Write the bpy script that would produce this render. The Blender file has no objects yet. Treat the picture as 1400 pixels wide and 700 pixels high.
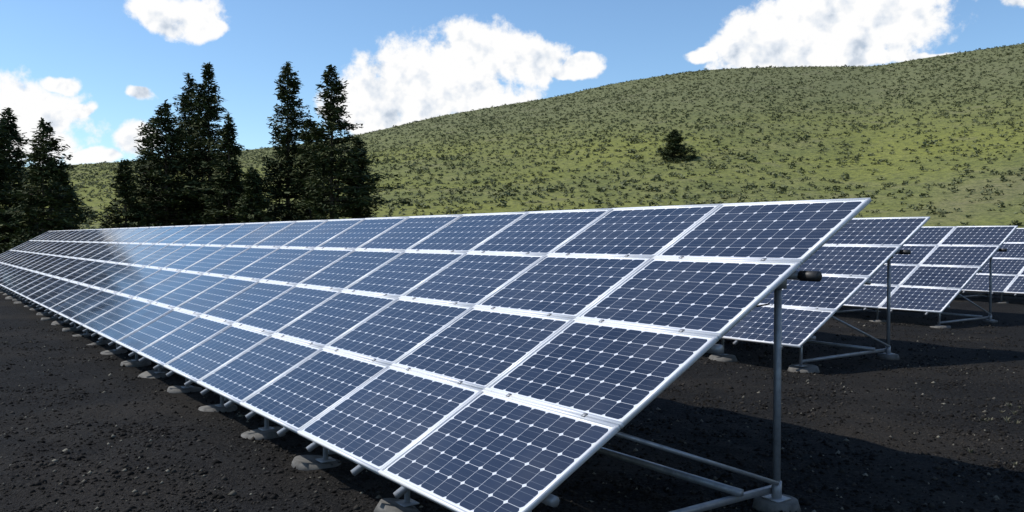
import bpy, math
import numpy as np
from mathutils import Vector, Matrix
rng=np.random.default_rng(7)
scene=bpy.context.scene
scene.view_settings.view_transform='Standard'
scene.view_settings.look='None'
scene.view_settings.exposure=0
F=1170.0; PITCH=0.0223; H=2.1
TH=0.6181; TI=0.5014; PW=1.58; PH=1.0603
RD=np.array([-math.sin(TH),math.cos(TH),0]); UD=np.array([math.cos(TH),math.sin(TH),0])
SUN_AZ=math.radians(-84); SUN_EL=math.radians(49)

# ---------------------------------------------------------------- helpers
def link(o): scene.collection.objects.link(o); return o
def mesh_np(name,verts,faces,mat,k=None,uv=None,smooth=False,matidx=None):
    verts=np.asarray(verts,dtype=np.float32); faces=np.asarray(faces,dtype=np.int32)
    k=faces.shape[1]
    me=bpy.data.meshes.new(name)
    me.vertices.add(len(verts)); me.vertices.foreach_set("co",verts.ravel())
    me.loops.add(faces.size); me.loops.foreach_set("vertex_index",faces.ravel())
    me.polygons.add(len(faces))
    me.polygons.foreach_set("loop_start",np.arange(0,faces.size,k,dtype=np.int32))
    me.polygons.foreach_set("loop_total",np.full(len(faces),k,dtype=np.int32))
    if smooth: me.polygons.foreach_set("use_smooth",np.ones(len(faces),dtype=bool))
    for m in (mat if isinstance(mat,(list,tuple)) else [mat]): me.materials.append(m)
    if matidx is not None: me.polygons.foreach_set("material_index",np.asarray(matidx,dtype=np.int32))
    me.update(calc_edges=True)
    if uv is not None:
        l=me.uv_layers.new(name="UVMap"); l.data.foreach_set("uv",np.asarray(uv,dtype=np.float32).ravel())
    return link(bpy.data.objects.new(name,me))
class NT:
    def __init__(s,nt): s.nt=nt; nt.nodes.clear()
    def n(s,t,**kw):
        x=s.nt.nodes.new(t)
        for a,b in kw.items(): setattr(x,a,b)
        return x
    def l(s,a,b): s.nt.links.new(a,b)
    def inp(s,node,i,v):
        if isinstance(v,bpy.types.NodeSocket): s.l(v,node.inputs[i])
        else: node.inputs[i].default_value=v
    def m(s,op,a,b=None,c=None,clamp=False):
        x=s.n('ShaderNodeMath',operation=op); x.use_clamp=clamp
        s.inp(x,0,a)
        if b is not None: s.inp(x,1,b)
        if c is not None: s.inp(x,2,c)
        return x.outputs[0]
    def vm(s,op,a,b=None):
        x=s.n('ShaderNodeVectorMath',operation=op); s.inp(x,0,a)
        if b is not None: s.inp(x,1,b)
        return x.outputs[0]
    def noise(s,vec,scale,detail=4,rough=.55,out=0):
        x=s.n('ShaderNodeTexNoise'); x.inputs['Scale'].default_value=scale
        x.inputs['Detail'].default_value=detail; x.inputs['Roughness'].default_value=rough
        if vec is not None: s.l(vec,x.inputs['Vector'])
        return x.outputs[out]
    def ramp(s,fac,stops):
        x=s.n('ShaderNodeValToRGB'); s.l(fac,x.inputs[0]); e=x.color_ramp.elements
        while len(e)<len(stops): e.new(.5)
        for i,(p,c) in enumerate(stops):
            e[i].position=p; e[i].color=(c,c,c,1) if isinstance(c,(int,float)) else (*c,1)
        return x.outputs[0]
    def mix(s,fac,a,b,blend='MIX'):
        x=s.n('ShaderNodeMix',data_type='RGBA',blend_type=blend)
        s.inp(x,0,fac)
        for i,v in ((6,a),(7,b)):
            if isinstance(v,tuple): v=(*v,1) if len(v)==3 else v
            s.inp(x,i,v)
        return x.outputs[2]
    def mr(s,v,a,b,c=0.,d=1.,smooth=True):
        x=s.n('ShaderNodeMapRange'); x.interpolation_type='SMOOTHSTEP' if smooth else 'LINEAR'
        s.inp(x,0,v); s.inp(x,1,a); s.inp(x,2,b); s.inp(x,3,c); s.inp(x,4,d)
        return x.outputs[0]
def newmat(name):
    m=bpy.data.materials.new(name); m.use_nodes=True; t=NT(m.node_tree)
    out=t.n('ShaderNodeOutputMaterial'); b=t.n('ShaderNodeBsdfPrincipled'); t.l(b.outputs[0],out.inputs[0])
    return m,t,b

# ---------------------------------------------------------------- materials
def mat_glass():
    m,t,b=newmat("photovoltaic_glass")
    uv=t.n('ShaderNodeUVMap').outputs[0]
    sp=t.n('ShaderNodeSeparateXYZ'); t.l(uv,sp.inputs[0])
    U,V=sp.outputs[0],sp.outputs[1]
    NX,NY=9,6
    pu=t.m('MODULO',U,10.0); pv=t.m('MODULO',V,10.0)
    idu=t.m('FLOOR',t.m('DIVIDE',U,10.0)); idv=t.m('FLOOR',t.m('DIVIDE',V,10.0))
    cu=t.mr(pu,.014,.986,0.,1.,False); cv=t.mr(pv,.02,.98,0.,1.,False)
    a=t.m('MULTIPLY',cu,float(NX)); c=t.m('MULTIPLY',cv,float(NY))
    fa=t.m('ABSOLUTE',t.m('SUBTRACT',t.m('FRACT',a),.5)); fc=t.m('ABSOLUTE',t.m('SUBTRACT',t.m('FRACT',c),.5))
    line=t.m('GREATER_THAN',t.m('MAXIMUM',fa,fc),.489)
    corner=t.m('GREATER_THAN',t.m('ADD',fa,fc),.872)
    white=t.m('MAXIMUM',t.m('MULTIPLY',line,.68),t.m('MULTIPLY',corner,.9))
    bb=t.m('ABSOLUTE',t.m('SUBTRACT',fc,.2)); bus=t.m('LESS_THAN',bb,.009)
    em=t.m('MAXIMUM',t.m('GREATER_THAN',t.m('ABSOLUTE',t.m('SUBTRACT',pu,.5)),.488),t.m('GREATER_THAN',t.m('ABSOLUTE',t.m('SUBTRACT',pv,.5)),.482))
    white=t.m('MAXIMUM',white,em)
    wn=t.n('ShaderNodeTexWhiteNoise',noise_dimensions='4D')
    cb=t.n('ShaderNodeCombineXYZ'); t.l(t.m('FLOOR',a),cb.inputs[0]); t.l(t.m('FLOOR',c),cb.inputs[1]); t.l(idu,cb.inputs[2])
    t.l(cb.outputs[0],wn.inputs['Vector']); t.l(idv,wn.inputs['W'])
    wp=t.n('ShaderNodeTexWhiteNoise',noise_dimensions='2D')
    cb2=t.n('ShaderNodeCombineXYZ'); t.l(idu,cb2.inputs[0]); t.l(idv,cb2.inputs[1]); t.l(cb2.outputs[0],wp.inputs['Vector'])
    var=t.m('ADD',t.m('MULTIPLY',wn.outputs['Value'],.5),t.m('MULTIPLY',wp.outputs['Value'],.5))
    cell=t.mix(var,(.009,.013,.029),(.023,.031,.056))
    cell=t.mix(t.m('MULTIPLY',bus,.30),cell,(.30,.33,.38))
    col=t.mix(white,cell,(.68,.70,.74))
    tc=t.n('ShaderNodeTexCoord').outputs['Object']
    dust=t.noise(tc,1.3,3,.6)
    col=t.mix(t.mr(dust,.35,.8,.005,.05),col,(.35,.33,.30))
    t.l(col,b.inputs['Base Color'])
    b.inputs['IOR'].default_value=1.48
    t.l(t.mr(dust,.3,.8,.10,.22),b.inputs['Roughness'])
    return m
def mat_metal(name,base,rough,metal,spots=.25):
    m,t,b=newmat(name)
    tc=t.n('ShaderNodeTexCoord').outputs['Object']
    n=t.noise(tc,9,3,.65)
    t.l(t.mix(t.mr(n,.35,.75,0.,spots),base,tuple(x*.45 for x in base)),b.inputs['Base Color'])
    b.inputs['Metallic'].default_value=metal
    t.l(t.mr(n,.3,.7,rough-.08,rough+.12),b.inputs['Roughness'])
    return m
M_GLASS=mat_glass()
M_FRAME=mat_metal("anodised_aluminium",(.74,.75,.77),.45,.15,.20)
M_STEEL=mat_metal("galvanised_steel",(.32,.33,.35),.5,.5,.55)
M_BLACK=mat_metal("black_plastic",(.02,.02,.02),.5,0,.1)
M_BACK=mat_metal("white_backsheet",(.50,.51,.53),.6,0,.1)
M_CONC=mat_metal("concrete_pad",(.12,.116,.108),.85,0,.75)

# ---------------------------------------------------------------- terrain height
kn=[(-300,240),(100,226),(200,220),(340,205),(430,195),(500,184),(600,160),(680,146),(760,133),(830,117),(900,105),(950,98),(1000,95),(1100,93),(1200,92),(1235,85),(1300,75),(1400,61),(1600,35)]
kaz=[math.atan((u-700)/F) for u,v in kn]; kel=[((350-v)/F-PITCH)*math.cos(math.atan((u-700)/F)) for u,v in kn]
kaz=[-math.pi,-1.6]+kaz+[1.2,math.pi]; kel=[.02,.05]+kel+[.18,.02]
R0,R1=44.,270.
_w=np.random.default_rng(3)
_waves=[(_w.uniform(.02,.12)*np.array([math.cos(q),math.sin(q)]),_w.uniform(0,6.28)) for q in _w.uniform(0,6.28,16)]
_w2=[(_w.uniform(1.2,5)*np.array([math.cos(q),math.sin(q)]),_w.uniform(0,6.28)) for q in _w.uniform(0,6.28,14)]
_w3=[(_w.uniform(7,16)*np.array([math.cos(q),math.sin(q)]),_w.uniform(0,6.28)) for q in _w.uniform(0,6.28,12)]
def height(x,y):
    x=np.asarray(x,float); y=np.asarray(y,float)
    r=np.hypot(x,y); az=np.arctan2(x,y)
    E=sum(np.interp(az+d,kaz,kel) for d in (-.012,-.006,0,.006,.012))/5
    t=np.clip((r-R0)/(R1-R0),0,None)
    top=H+E*R1
    tt=np.minimum(t,1)
    z=top*tt**1.22
    und=sum(np.sin(x*k[0]+y*k[1]+p)/(8+120*math.hypot(*k)) for k,p in _waves)
    z=z+und*2.6*np.clip(tt*3,0,1)*np.clip(1.25-tt,0,1)
    over=np.clip(r-R1,0,None)
    z=z-over*.03-np.minimum(over,40)**2*.0006
    pad=(.03*np.sin(x*.55+1.3)*np.cos(y*.43)+.013*sum(np.sin(x*k[0]+y*k[1]+p)/math.hypot(*k)**.8 for k,p in _w2))*np.clip((r-2)/4,0,1)*np.clip((60-r)/20,0,1)
    fine=.0035*sum(np.sin(x*k[0]+y*k[1]+p) for k,p in _w3)*np.clip((16-r)/5,0,1)
    return z+pad+fine

def terrain_mat(kind):
    m,t,b=newmat("ground_"+kind)
    tc=t.n('ShaderNodeTexCoord').outputs['Object']
    sp=t.n('ShaderNodeSeparateXYZ'); t.l(tc,sp.inputs[0])
    flat=t.n('ShaderNodeCombineXYZ'); t.l(sp.outputs[0],flat.inputs[0]); t.l(sp.outputs[1],flat.inputs[1])
    P=flat.outputs[0]
    ln=t.n('ShaderNodeVectorMath',operation='LENGTH'); t.l(P,ln.inputs[0]); r=ln.outputs['Value']
    n1=t.noise(P,.35,3)
    g=hg=None
    if kind!="hill":
        n2=t.noise(P,3.0,4,.7); n3=t.noise(P,26,4,.85)
        g=t.ramp(n3,[(.36,(.004,.004,.004)),(.50,(.016,.015,.0145)),(.62,(.052,.048,.043)),(.74,(.13,.12,.105))])
        g=t.mix(t.mr(n2,.40,.70,.55,0.),g,(.010,.0095,.009))
        g=t.mix(t.mr(n1,.46,.68,0.,.45),g,(.048,.041,.033))
        bp=t.n('ShaderNodeBump'); bp.inputs['Strength'].default_value=1.0; bp.inputs['Distance'].default_value=.11
        t.l(t.noise(P,13,4,.8),bp.inputs['Height'])
    if kind!="gravel":
        h1=t.noise(P,.022,3,.6); h2=t.noise(P,.16,4,.65); h3=t.noise(P,1.1,5,.8)
        hg=t.ramp(h2,[(.3,(.105,.122,.042)),(.5,(.150,.162,.056)),(.7,(.190,.190,.080))])
        hg=t.mix(t.m('MULTIPLY',t.mr(h1,.40,.60,.1,.8),t.mr(sp.outputs[2],14.,34.,1.,.15)),hg,(.200,.210,.048))
        up=t.mr(sp.outputs[2],12.,40.,0.,.7)
        hg=t.mix(up,hg,(.145,.152,.080))
        hg=t.mix(t.mr(h3,.45,.65,0.,.72),hg,(.050,.058,.030))
        soil=t.mr(t.noise(P,.09,5,.7),.54,.68,0.,.4)
        hg=t.mix(soil,hg,(.175,.158,.105))
        az=t.m('ARCTAN2',sp.outputs[0],sp.outputs[1])
        lane=t.m('ADD',t.m('MULTIPLY',t.m('SUBTRACT',az,.40),170.),64.)
        dl=t.m('ABSOLUTE',t.m('SUBTRACT',t.m('ADD',r,t.m('MULTIPLY',t.m('SUBTRACT',n1,.5),14.)),lane))
        lanef=t.m('MULTIPLY',t.mr(dl,2.,16.,.6,0.),t.mr(az,.38,.5))
        hg=t.mix(t.m('MULTIPLY',lanef,t.mr(h3,.35,.6,1.,.2)),hg,(.175,.148,.098))
        if kind=="hill":
            bp=t.n('ShaderNodeBump'); bp.inputs['Strength'].default_value=.6; bp.inputs['Distance'].default_value=.5
            t.l(t.noise(P,1.1,2,.8),bp.inputs['Height'])
    if kind=="edge":
        edge=t.m('ADD',r,t.m('MULTIPLY',t.m('SUBTRACT',n1,.5),9.))
        col=t.mix(t.mr(edge,43.,49.),g,hg)
    else: col=g if g is not None else hg
    t.l(col,b.inputs['Base Color']); b.inputs['Roughness'].default_value=.95
    b.inputs['Specular IOR Level'].default_value=.12
    t.l(bp.outputs[0],b.inputs['Normal'])
    return m
def build_terrain():
    rs=np.concatenate([np.geomspace(.6,3.,20),np.geomspace(3.1,16,190),np.geomspace(16.4,R0,50),np.linspace(R0,R1+20,150)[1:],np.geomspace(R1+25,2500,12)])
    na=720; az=np.linspace(-math.pi,math.pi,na,endpoint=False)
    X=rs[:,None]*np.sin(az)[None]; Y=rs[:,None]*np.cos(az)[None]; Z=height(X,Y)
    V=np.stack([X,Y,Z],-1).reshape(-1,3)
    i=np.arange(len(rs)-1)[:,None]*na; j=np.arange(na)[None]; j2=(j+1)%na
    Fc=np.stack([i+j,i+j2,i+na+j2,i+na+j],-1).reshape(-1,4)[:, ::-1]
    mi=np.repeat(np.where(rs[:-1]<36,0,np.where(rs[:-1]<55,1,2)),na)
    c=len(V); V=np.vstack([V,[[0,0,0]]])
    cf=np.array([[k,c,(k+2)%na,(k+1)%na] for k in range(0,na,2)])
    Fc=np.vstack([Fc,cf]); mi=np.concatenate([mi,np.zeros(len(cf),int)])
    mesh_np("ground_terrain",V,Fc,[terrain_mat("gravel"),terrain_mat("edge"),terrain_mat("hill")],smooth=True,matidx=mi)
build_terrain()

# ---------------------------------------------------------------- solar arrays
class MB:
    def __init__(s): s.v=[];s.f=[];s.mi=[];s.n=0
    def box(s,p0,p1,w,h,side,mi=0):
        p0=np.array(p0,float);p1=np.array(p1,float);d=p1-p0;d/=np.linalg.norm(d)
        sd=np.array(side,float);sd-=d*(sd@d);sd/=np.linalg.norm(sd);nn=np.cross(d,sd)
        c=[p+sd*a*w/2+nn*bb*h/2 for p in (p0,p1) for a,bb in ((-1,-1),(1,-1),(1,1),(-1,1))]
        s.v+=c;k=s.n
        for q in ((3,2,1,0),(4,5,6,7),(0,1,5,4),(1,2,6,5),(2,3,7,6),(3,0,4,7)): s.f.append([k+i for i in q]);s.mi.append(mi)
        s.n+=8
    def tube(s,p0,p1,rad,n=10,mi=0,r2=None):
        p0=np.array(p0,float);p1=np.array(p1,float);d=p1-p0;d/=np.linalg.norm(d)
        a=np.cross(d,[.3,.5,.81]);a/=np.linalg.norm(a);bb=np.cross(d,a)
        k=s.n
        for p,rr in ((p0,rad),(p1,rad if r2 is None else r2)):
            for i in range(n):
                q=2*math.pi*i/n; s.v.append(p+(a*math.cos(q)+bb*math.sin(q))*rr)
        s.v.append(p0);s.v.append(p1)
        for i in range(n):
            j=(i+1)%n; s.f.append([k+i,k+j,k+n+j,k+n+i]);s.mi.append(mi)
        for i in range(0,n,2):
            s.f.append([k+2*n,k+(i+2)%n,k+(i+1)%n,k+i]);s.mi.append(mi)
            s.f.append([k+2*n+1,k+n+i,k+n+i+1 if i+1<n else k+n,k+n+(i+2)%n]);s.mi.append(mi)
        s.n+=2*n+2
SL=np.array([0,math.cos(TI),math.sin(TI)]); NRM=np.array([0,-math.sin(TI),math.cos(TI)])
BZ=.38
def plane(x,s,off=0.): return np.array([x,0,BZ])+SL*s+NRM*off
def solar_array(top_corner,ncol,seed):
    r2=np.random.default_rng(seed)
    tcx=np.array([top_corner[0],top_corner[1],0]); org=tcx-UD*(4*PH*math.cos(TI))
    dz=top_corner[2]-(BZ+4*PH*math.sin(TI))
    e=link(bpy.data.objects.new("solar_panel_array",None)); e.empty_display_size=.5
    M=Matrix(((RD[0],UD[0],0,org[0]),(RD[1],UD[1],0,org[1]),(0,0,1,dz),(0,0,0,1)))
    def fin(o): o.parent=e; return o
    V=[];Fc=[];UV=[];fr=MB();bk=MB()
    fw=.023;g=.005
    for i in range(ncol):
        for j in range(4):
            x0=i*PW+g;x1=(i+1)*PW-g;s0=j*PH+g;s1=(j+1)*PH-g
            jz=r2.normal(0,.0028,4)
            ia=[(x0+fw,s0+fw),(x1-fw,s0+fw),(x1-fw,s1-fw),(x0+fw,s1-fw)]
            k=len(V)
            for (x,s_),q in zip(ia,jz): V.append(plane(x,s_,-.003+q*.8))
            Fc.append([k+3,k+2,k+1,k])
            A=10*i;B=10*j
            UV+=[(A+0,B+1),(A+1,B+1),(A+1,B+0),(A+0,B+0)]
            dp=.036;c=.006-dp/2+r2.normal(0,.0012)
            fr.box(plane(x0,s0+fw/2,c),plane(x1,s0+fw/2,c),fw,dp,SL)
            fr.box(plane(x0,s1-fw/2,c),plane(x1,s1-fw/2,c),fw,dp,SL)
            fr.box(plane(x0+fw/2,s0+fw,c),plane(x0+fw/2,s1-fw,c),fw,dp,(1,0,0))
            fr.box(plane(x1-fw/2,s0+fw,c),plane(x1-fw/2,s1-fw,c),fw,dp,(1,0,0))
            k2=bk.n
            for (x,s_) in ia: bk.v.append(plane(x,s_,-.016))
            bk.f.append([k2,k2+1,k2+2,k2+3]);bk.mi.append(0);bk.n+=4
            jb=plane((x0+x1)/2,s1-.16,-.032)
            bk.box(jb-SL*.06,jb+SL*.06,.14,.025,(1,0,0),1)
    fin(mesh_np("glass_laminates",V,Fc,M_GLASS,uv=UV))
    fin(mesh_np("aluminium_frames",fr.v,fr.f,M_FRAME))
    fin(mesh_np("backsheets",bk.v,bk.f,[M_BACK,M_BLACK],matidx=bk.mi))
    rk=MB(); L=ncol*PW; xh=math.cos(TI)
    for i in range(ncol):
        for fx in (.22,.78):
            x=(i+fx)*PW
            rk.box(plane(x,-.07,-.054),plane(x,4*PH-.05,-.054),.04,.04,(1,0,0))
            for j in range(1,4):
                rk.box(plane(x,j*PH-.018,.0115),plane(x,j*PH+.018,.0115),.035,.005,(1,0,0))
    for s_ in (.42,PH*2.0,PH*3.0-.02):
        rk.tube(plane(.03,s_,-.115),plane(L-.05,s_,-.115),.036,10)
    rk.tube(plane(-.13,PH*3.0-.02,-.115),plane(.03,PH*3.0-.02,-.115),.041,10,1)
    pads=MB()
    ybk=(PH*3.0-.02)*xh+.115*math.sin(TI); zbk=(plane(0,PH*3.0-.02,-.115))[2]
    yfr=.42*xh+.115*math.sin(TI); zfr=plane(0,.42,-.115)[2]
    for i in range(ncol):
        x=.24+i*PW
        rear=(i%2==0)
        rk.tube((x,yfr-.05,.0),(x,yfr-.05,zfr+.0),.024,8)
        px,py=x+r2.normal(0,.04),yfr-.10+r2.normal(0,.03)
        tz=r2.normal(0,.008)
        pads.tube((px,py,-.07),(px+tz,py+r2.normal(0,.008),.016+tz),.25,20,0,.22)
        rk.box((x-.07,yfr-.05,.028),(x+.07,yfr-.05,.028),.14,.01,(0,1,0))
        if rear:
            rk.tube((x,ybk,.0),(x,ybk,zbk+.02),.030,12)
            rk.tube((x,ybk,.01),(x,ybk,.16),.040,12)
            rk.box((x-.045,ybk,zbk-.06),(x+.045,ybk,zbk-.06),.10,.10,(0,1,0))
            pads.tube((x,ybk,-.07),(x,ybk,.016),.19,20,0,.165)
            rk.box((x-.08,ybk,.024),(x+.08,ybk,.024),.16,.012,(0,1,0))
            rk.box((x+.05,yfr,.085),(x+.05,ybk+.05,.085),.045,.045,(1,0,0))
            rk.tube((x-.045,ybk-.05,.16),(x-.045,1.08*xh+.1,plane(0,1.08,-.12)[2]),.018,8)
        if rear and i+2<ncol:
            rk.box((x,ybk-.42,.135),(x+2*PW,ybk-.42,.135),.045,.05,(0,1,0))
    for i in range(ncol):
        pr=None
        for q in range(7):
            xx=(i+q/6)*PW; p=plane(xx,PH*2.55,-.09)+np.array([0,0,-.10*4*(q/6)*(1-q/6)])
            if pr is not None and xx<L-.02: rk.tube(pr,p,.006,6,1)
            pr=p
    fin(mesh_np("support_rack",rk.v,rk.f,[M_STEEL,M_BLACK],matidx=rk.mi))
    fin(mesh_np("footing_pads",pads.v,pads.f,M_CONC))
    e.matrix_world=M
    return e
solar_array((2.966,7.070,H+.322),31,1)
solar_array((7.42,15.19,H+.36),22,2)
solar_array((12.99,21.98,H+.29),20,3)
A3=np.array([12.99,21.98]); A4=A3+UD[:2]*8.4+RD[:2]*.9
solar_array((A4[0],A4[1],H+.31),18,4)
A5=A4+UD[:2]*8.4+RD[:2]*1.0
solar_array((A5[0],A5[1],H+.31),14,5)

# ---------------------------------------------------------------- foliage helper
def quads(C,A,B):
    n=len(C)
    V=np.stack([C-A-B,C+A-B*.6,C+A*1.1+B*.6,C-A+B],1).reshape(-1,3)
    return V,np.arange(4*n).reshape(n,4)
def mat_leaf(name,c1,c2,c3,scale):
    m,t,b=newmat(name)
    tc=t.n('ShaderNodeTexCoord').outputs['Object']
    geo=t.n('ShaderNodeNewGeometry')
    n=t.noise(tc,scale,2,.65)
    v=t.m('ADD',t.m('MULTIPLY',n,.7),t.m('MULTIPLY',geo.outputs['Random Per Island'],.3))
    t.l(t.ramp(v,[(.3,c1),(.5,c2),(.68,c3)]),b.inputs['Base Color'])
    b.inputs['Roughness'].default_value=.8; b.inputs['Specular IOR Level'].default_value=.2
    return m
M_NEEDLE=mat_leaf("conifer_needles",(.018,.028,.011),(.040,.056,.020),(.085,.098,.036),.9)
M_SAGE=mat_leaf("sagebrush_leaves",(.075,.088,.045),(.115,.128,.062),(.170,.178,.085),.25)
M_BARK=mat_metal("bark",(.10,.075,.055),.9,0,.7)

def pine(px,topv,dist,halfpx,seed,name="pine_tree",sparse=1.,upto=.04,full=1.):
    r=np.random.default_rng(seed)
    x=dist*(px-700)/F; y=dist
    gz=float(height(x,y)); top=H+((350-topv)/F-PITCH)*dist
    Ht=top-gz+.1; W=halfpx/F*dist*1.38
    C=[];A=[];B=[]; tr=MB()
    k=7; pts=[np.array([0,0,-.3])]
    for i in range(1,k+1): pts.append(np.array([r.normal(0,.012*Ht/6),r.normal(0,.012*Ht/6),Ht*i/k]))
    rb=Ht*.013
    for i in range(k): tr.tube(pts[i],pts[i+1],rb*(1-i/k)+.015,8,0,rb*(1-(i+1)/k)+.012)
    def axis(z):
        q=np.clip(z/Ht*k,0,k-.001);i=int(q);return pts[i]+(pts[i+1]-pts[i])*(q-i)
    z=Ht*upto
    gap=r.uniform(0,6.28)
    pw=r.uniform(.68,.95)
    while z<Ht*.985:
        t=z/Ht
        prof=(1-t)**pw*(1. if t>.18 else .8+t*1.1)*(1+.18*math.sin(z*1.9+seed)+.16*math.sin(z*4.3+seed*2))
        nb=int(r.integers(4,9)) if t<.9 else 4
        for bi in range(nb):
            if r.random()<.08/sparse: continue
            a=r.uniform(0,6.28)
            side=1+.25*math.cos(a-gap+t*3)
            L=W*prof*side*(r.uniform(.5,1.05) if r.random()>.1 else r.uniform(1.1,1.4))+.12
            dirh=np.array([math.cos(a),math.sin(a),0]); p0=axis(z)
            droop=r.uniform(.02,.32)*(1-t)-.42*t
            def bp(s): return p0+dirh*L*s+np.array([0,0,L*(-droop*s*1.1+.30*s*s*droop*2)])
            if L>.7: tr.tube(bp(0.02),bp(.55),.012+.012*L,6,0,.010)
            n=int(sparse*(8+L*20)); s=r.uniform(.10,1,n)**.75
            P=np.array([bp(q) for q in s])
            wid=(.08+.34*L*(1-s)*.8)[:,None]
            lat=np.cross(dirh,[0,0,1])
            off=r.normal(0,1,(n,1))*wid*lat+np.stack([r.normal(0,.06,n),r.normal(0,.06,n),r.normal(-.03,.11,n)],1)
            C.append(P+off)
            aa=dirh*.8+lat*np.sign(off@lat)[:,None]*.7+r.normal(0,.35,(n,3)); aa/=np.linalg.norm(aa,axis=1)[:,None]
            bb=np.cross(aa,r.normal(0,.5,(n,3))+[0,0,1]);bb/=np.linalg.norm(bb,axis=1)[:,None]
            sz=r.uniform(.09,.21,(n,1))
            A.append(aa*sz);B.append(bb*sz*r.uniform(.22,.45,(n,1)))
        z+=r.uniform(.13,.29)*(1 if Ht>6 else .6)
    n=14;zz=r.uniform(Ht*.95,Ht,n)
    C.append(np.stack([r.normal(0,.05,n),r.normal(0,.05,n),zz],1));aa=r.normal(0,.4,(n,3))+[0,0,1];aa/=np.linalg.norm(aa,axis=1)[:,None]
    A.append(aa*.14);bb=np.cross(aa,r.normal(0,1,(n,3)));bb/=np.linalg.norm(bb,axis=1)[:,None];B.append(bb*.05)
    V,Fc=quads(np.vstack(C),np.vstack(A),np.vstack(B))
    e=link(bpy.data.objects.new(name,None)); e.location=(x,y,gz)
    o=mesh_np("needles",V,Fc,M_NEEDLE);o.parent=e
    o=mesh_np("trunk",tr.v,tr.f,M_BARK);o.parent=e
    return e
trees=[(-60,150,56,50),(-14,146,54,48),(14,152,60,42),(60,166,52,48),(85,235,57,24),
(172,222,60,26),(205,190,64,34),(228,143,62,48),(260,104,67,42),(287,89,64,50),(314,158,60,34),
(345,232,58,28),(394,88,64,46),(425,165,62,30),(454,94,58,54),(490,190,60,26),
(-120,140,58,55),(-190,155,60,55)]
for i,(a,bv,d,w) in enumerate(trees): pine(a,bv,d,w,11+i)
pine(922,180,112,24,77,sparse=1.5,upto=.03)

# ---------------------------------------------------------------- sagebrush on hill
def sage():
    r=np.random.default_rng(5); N=44000
    rr=np.sqrt(r.uniform(48**2,(R1+3)**2,N)); az=r.uniform(-.85,.8,N)
    x=rr*np.sin(az);y=rr*np.cos(az)
    dens=.5+.5*np.sin(x*.11+np.sin(y*.07)*2)*np.sin(y*.13+1+np.sin(x*.05)*2)
    lane=(np.abs(rr-(64+(az-.4)*170))<9)&(az>.40)
    keep=(r.random(N)<.5+.5*dens)&~(lane&(r.random(N)<.4))
    x,y,rr=x[keep],y[keep],rr[keep]; n=len(x); z=height(x,y)
    K=12
    s=r.uniform(.20,.56,n)*np.where(r.random(n)<.05,1.7,1.)
    ph=r.uniform(0,6.28,(n,K)); q=r.uniform(0,1,(n,K))**.5; el=r.uniform(0,1.45,(n,K))
    C=np.stack([np.cos(ph)*np.cos(el)*q*s[:,None]*.9,np.sin(ph)*np.cos(el)*q*s[:,None]*.9,np.sin(el)*q*s[:,None]*.6+.02],-1)
    C=C+np.stack([x,y,z],-1)[:,None,:]; C=C.reshape(-1,3)
    S=np.repeat(s,K)[:,None]
    aa=r.normal(0,1,C.shape)*[1,1,.6];aa/=np.linalg.norm(aa,axis=1)[:,None]
    bb=np.cross(aa,r.normal(0,.6,C.shape)+[0,0,1]);bb/=np.linalg.norm(bb,axis=1)[:,None]
    V,Fc=quads(C,aa*S*.26,bb*S*.16)
    mesh_np("sagebrush",V,Fc,M_SAGE)
sage()

# ---------------------------------------------------------------- loose cinders + weeds
def gravel():
    r=np.random.default_rng(9); N=64000
    rr=3.2+r.random(N)**1.4*22; az=r.uniform(-.85,.85,N)
    x=rr*np.sin(az);y=rr*np.cos(az)
    # half of the stones gather in loose patches
    nc=1500; rc=3.2+r.random(nc)**1.3*20; ac=r.uniform(-.8,.8,nc)
    idx=r.integers(0,nc,N//2)
    x[:N//2]=rc[idx]*np.sin(ac[idx])+r.normal(0,.14,N//2); y[:N//2]=rc[idx]*np.cos(ac[idx])+r.normal(0,.14,N//2)
    z=height(x,y)+.002
    s=np.minimum(r.gamma(2.0,.0050,N)+.005,.040)
    base=np.array([[1,0,0],[0,1,0],[-1,0,0],[0,-1,0],[0,0,.8],[0,0,-.5]],float)
    tri=np.array([[0,1,4],[1,2,4],[2,3,4],[3,0,4],[1,0,5],[2,1,5],[3,2,5],[0,3,5]])
    V=base[None]*s[:,None,None]*r.uniform(.55,1.35,(N,6,3))
    a=r.uniform(0,6.28,N);c,sn=np.cos(a)[:,None],np.sin(a)[:,None]
    V=np.stack([V[...,0]*c-V[...,1]*sn,V[...,0]*sn+V[...,1]*c,V[...,2]],-1)+np.stack([x,y,z],-1)[:,None]
    Fc=tri[None]+6*np.arange(N)[:,None,None]
    m,t,b=newmat("cinder_stones")
    geo=t.n('ShaderNodeNewGeometry')
    t.l(t.ramp(geo.outputs['Random Per Island'],[(.0,(.007,.0065,.006)),(.6,(.020,.0185,.017)),(.95,(.045,.041,.036)),(.985,(.17,.16,.13))]),b.inputs['Base Color'])
    b.inputs['Roughness'].default_value=1.; b.inputs['Specular IOR Level'].default_value=.1
    mesh_np("gravel",V.reshape(-1,3),Fc.reshape(-1,3),m)
gravel()
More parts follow.
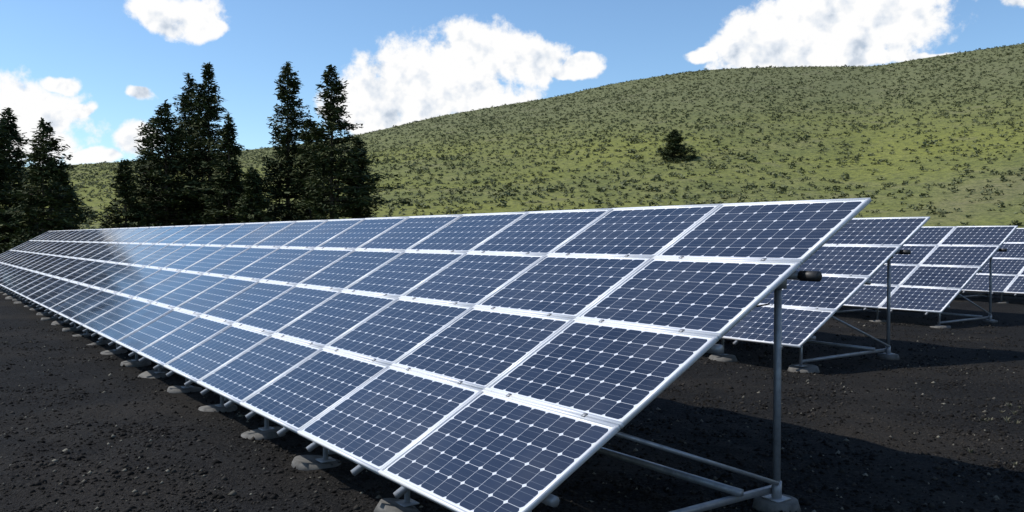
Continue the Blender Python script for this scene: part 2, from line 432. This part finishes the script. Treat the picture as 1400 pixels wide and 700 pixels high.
def weeds():
    r=np.random.default_rng(21)
    m=mat_leaf("dry_weeds",(.06,.065,.04),(.11,.105,.07),(.18,.165,.12),6)
    V=[];Fc=[]
    spots=[(1380,590),(1385,570),(1392,625),(12,470),(1365,575)]
    for u,v in spots:
        d=H/((v-350)/F+PITCH); cx=d*(u-700)/F
        for k in range(5):
            px=cx+r.normal(0,.2);py=d+r.normal(0,.3);pz=float(height(px,py)); hh=r.uniform(.02,.045)
            for q in range(16):
                a=r.uniform(0,6.28);dr=np.array([math.cos(a),math.sin(a),0]);ln=hh*r.uniform(.5,1.2)
                tip=np.array([px,py,pz])+dr*ln*r.uniform(.5,1.6)+np.array([0,0,ln]);b0=np.array([px,py,pz-.005])+dr*.01
                w=np.cross(dr,[0,0,1])*.005;k0=len(V)
                mid=(tip+b0)/2+[0,0,ln*.12]
                V+=[b0-w,b0+w,mid+w,mid-w,tip+w*.3,tip-w*.3];Fc+=[[k0,k0+1,k0+2,k0+3],[k0+3,k0+2,k0+4,k0+5]]
    mesh_np("weeds",V,Fc,m)
weeds()

# ---------------------------------------------------------------- world
w=bpy.data.worlds.new("World"); scene.world=w; w.use_nodes=True
w.cycles.sampling_method='MANUAL'; w.cycles.sample_map_resolution=256
t=NT(w.node_tree)
out=t.n('ShaderNodeOutputWorld')
sky=t.n('ShaderNodeTexSky',sky_type='NISHITA'); sky.sun_disc=False
sky.sun_elevation=SUN_EL; sky.sun_rotation=SUN_AZ; sky.air_density=1.0; sky.dust_density=.3; sky.ozone_density=1.6; sky.altitude=800
bg=t.n('ShaderNodeBackground'); bg.inputs[1].default_value=.145
t.l(t.mix(1.,sky.outputs[0],(.88,1.03,1.12),'MULTIPLY'),bg.inputs[0])
D=t.n('ShaderNodeTexCoord').outputs['Generated']
wob=t.n('ShaderNodeTexNoise'); wob.inputs['Scale'].default_value=14; wob.inputs['Detail'].default_value=3; t.l(D,wob.inputs['Vector'])
wv=t.vm('SUBTRACT',wob.outputs['Color'],(.5,.5,.5)); sc=t.n('ShaderNodeVectorMath',operation='SCALE'); t.l(wv,sc.inputs[0]); sc.inputs['Scale'].default_value=.045
D2=t.vm('ADD',D,sc.outputs[0])
sp=t.n('ShaderNodeSeparateXYZ'); t.l(D2,sp.inputs[0])
AZ=t.m('ARCTAN2',sp.outputs[0],sp.outputs[1]); EL=t.m('ARCSINE',sp.outputs[2])
def dirof(u,v):
    X=(u-700)/F;Z=-(v-350)/F;yw=math.cos(PITCH)+Z*math.sin(PITCH);zw=-math.sin(PITCH)+Z*math.cos(PITCH)
    n=math.sqrt(X*X+yw*yw+zw*zw);return math.atan2(X,yw),math.asin(zw/n)
cl=[(600,112,112,62),(655,80,76,52),(725,85,60,34),(525,146,72,48),(645,140,95,34),
(1095,52,98,62),(1170,22,110,65),(1050,78,80,30),(1215,15,60,72),(1180,80,85,15),
(240,18,58,32),(275,38,28,16),(25,165,76,50),(75,190,42,28),(118,214,38,14),(75,115,22,10),(100,143,24,9),
(194,131,22,8),(186,192,26,28),(800,92,34,17),(775,100,26,10),(955,88,22,9),(1270,78,46,9),(1395,3,26,14)]
cl2=[(-2.3,.45,.28,.12),(-1.7,.6,.22,.12),(1.4,.3,.3,.1),(2.6,.4,.4,.12)]
Fd=None
for c in cl+cl2:
    if abs(c[0])<4: a0,e0,wa,he=c
    else:
        a0,e0=dirof(c[0],c[1]); wa=c[2]/F;he=c[3]/F
    dx=t.m('DIVIDE',t.m('SUBTRACT',AZ,a0),wa);dy=t.m('DIVIDE',t.m('SUBTRACT',EL,e0),he)
    q=t.m('SUBTRACT',1.,t.m('ADD',t.m('MULTIPLY',dx,dx),t.m('MULTIPLY',dy,dy)))
    Fd=q if Fd is None else t.m('MAXIMUM',Fd,q)
Fd=t.m('MAXIMUM',Fd,-1.5)
fb=t.noise(D,24,7,.62); Dup=t.vm('ADD',D,(-.014,.0,.014)); fb2=t.noise(Dup,24,3,.6)
dens=t.m('ADD',Fd,t.m('MULTIPLY',t.m('SUBTRACT',fb,.455),3.1))
mask=t.mr(dens,-.10,.55)
rel=t.m('SUBTRACT',fb,fb2)
lit=t.m('ADD',t.m('MULTIPLY',rel,2.3),t.mr(dens,.4,2.1,.95,.66))  # cloud light and shade painted into the colour: brighter sunward edges, greyer cores
ccol=t.ramp(lit,[(.34,(.50,.58,.69)),(.60,(.78,.83,.90)),(.84,(1.0,1.0,1.0))])
bc=t.n('ShaderNodeBackground'); bc.inputs[1].default_value=1.0; t.l(ccol,bc.inputs[0])
ms=t.n('ShaderNodeMixShader'); t.l(mask,ms.inputs[0]); t.l(bg.outputs[0],ms.inputs[1]); t.l(bc.outputs[0],ms.inputs[2])
t.l(ms.outputs[0],out.inputs[0])

# ---------------------------------------------------------------- sun + camera
sd=Vector((math.sin(SUN_AZ)*math.cos(SUN_EL),math.cos(SUN_AZ)*math.cos(SUN_EL),math.sin(SUN_EL)))
L=bpy.data.lights.new("sun",'SUN'); L.energy=4.5; L.angle=math.radians(.5); L.color=(1,.955,.89)
lo=link(bpy.data.objects.new("sun",L)); lo.rotation_euler=sd.to_track_quat('Z','Y').to_euler(); lo.location=(0,0,30)
cam=bpy.data.cameras.new("camera"); cam.sensor_width=36; cam.lens=F/1400*36; cam.clip_start=.05; cam.clip_end=6000
co=link(bpy.data.objects.new("camera",cam)); co.location=(0,0,H); co.rotation_euler=(math.pi/2-PITCH,0,0)
scene.camera=co
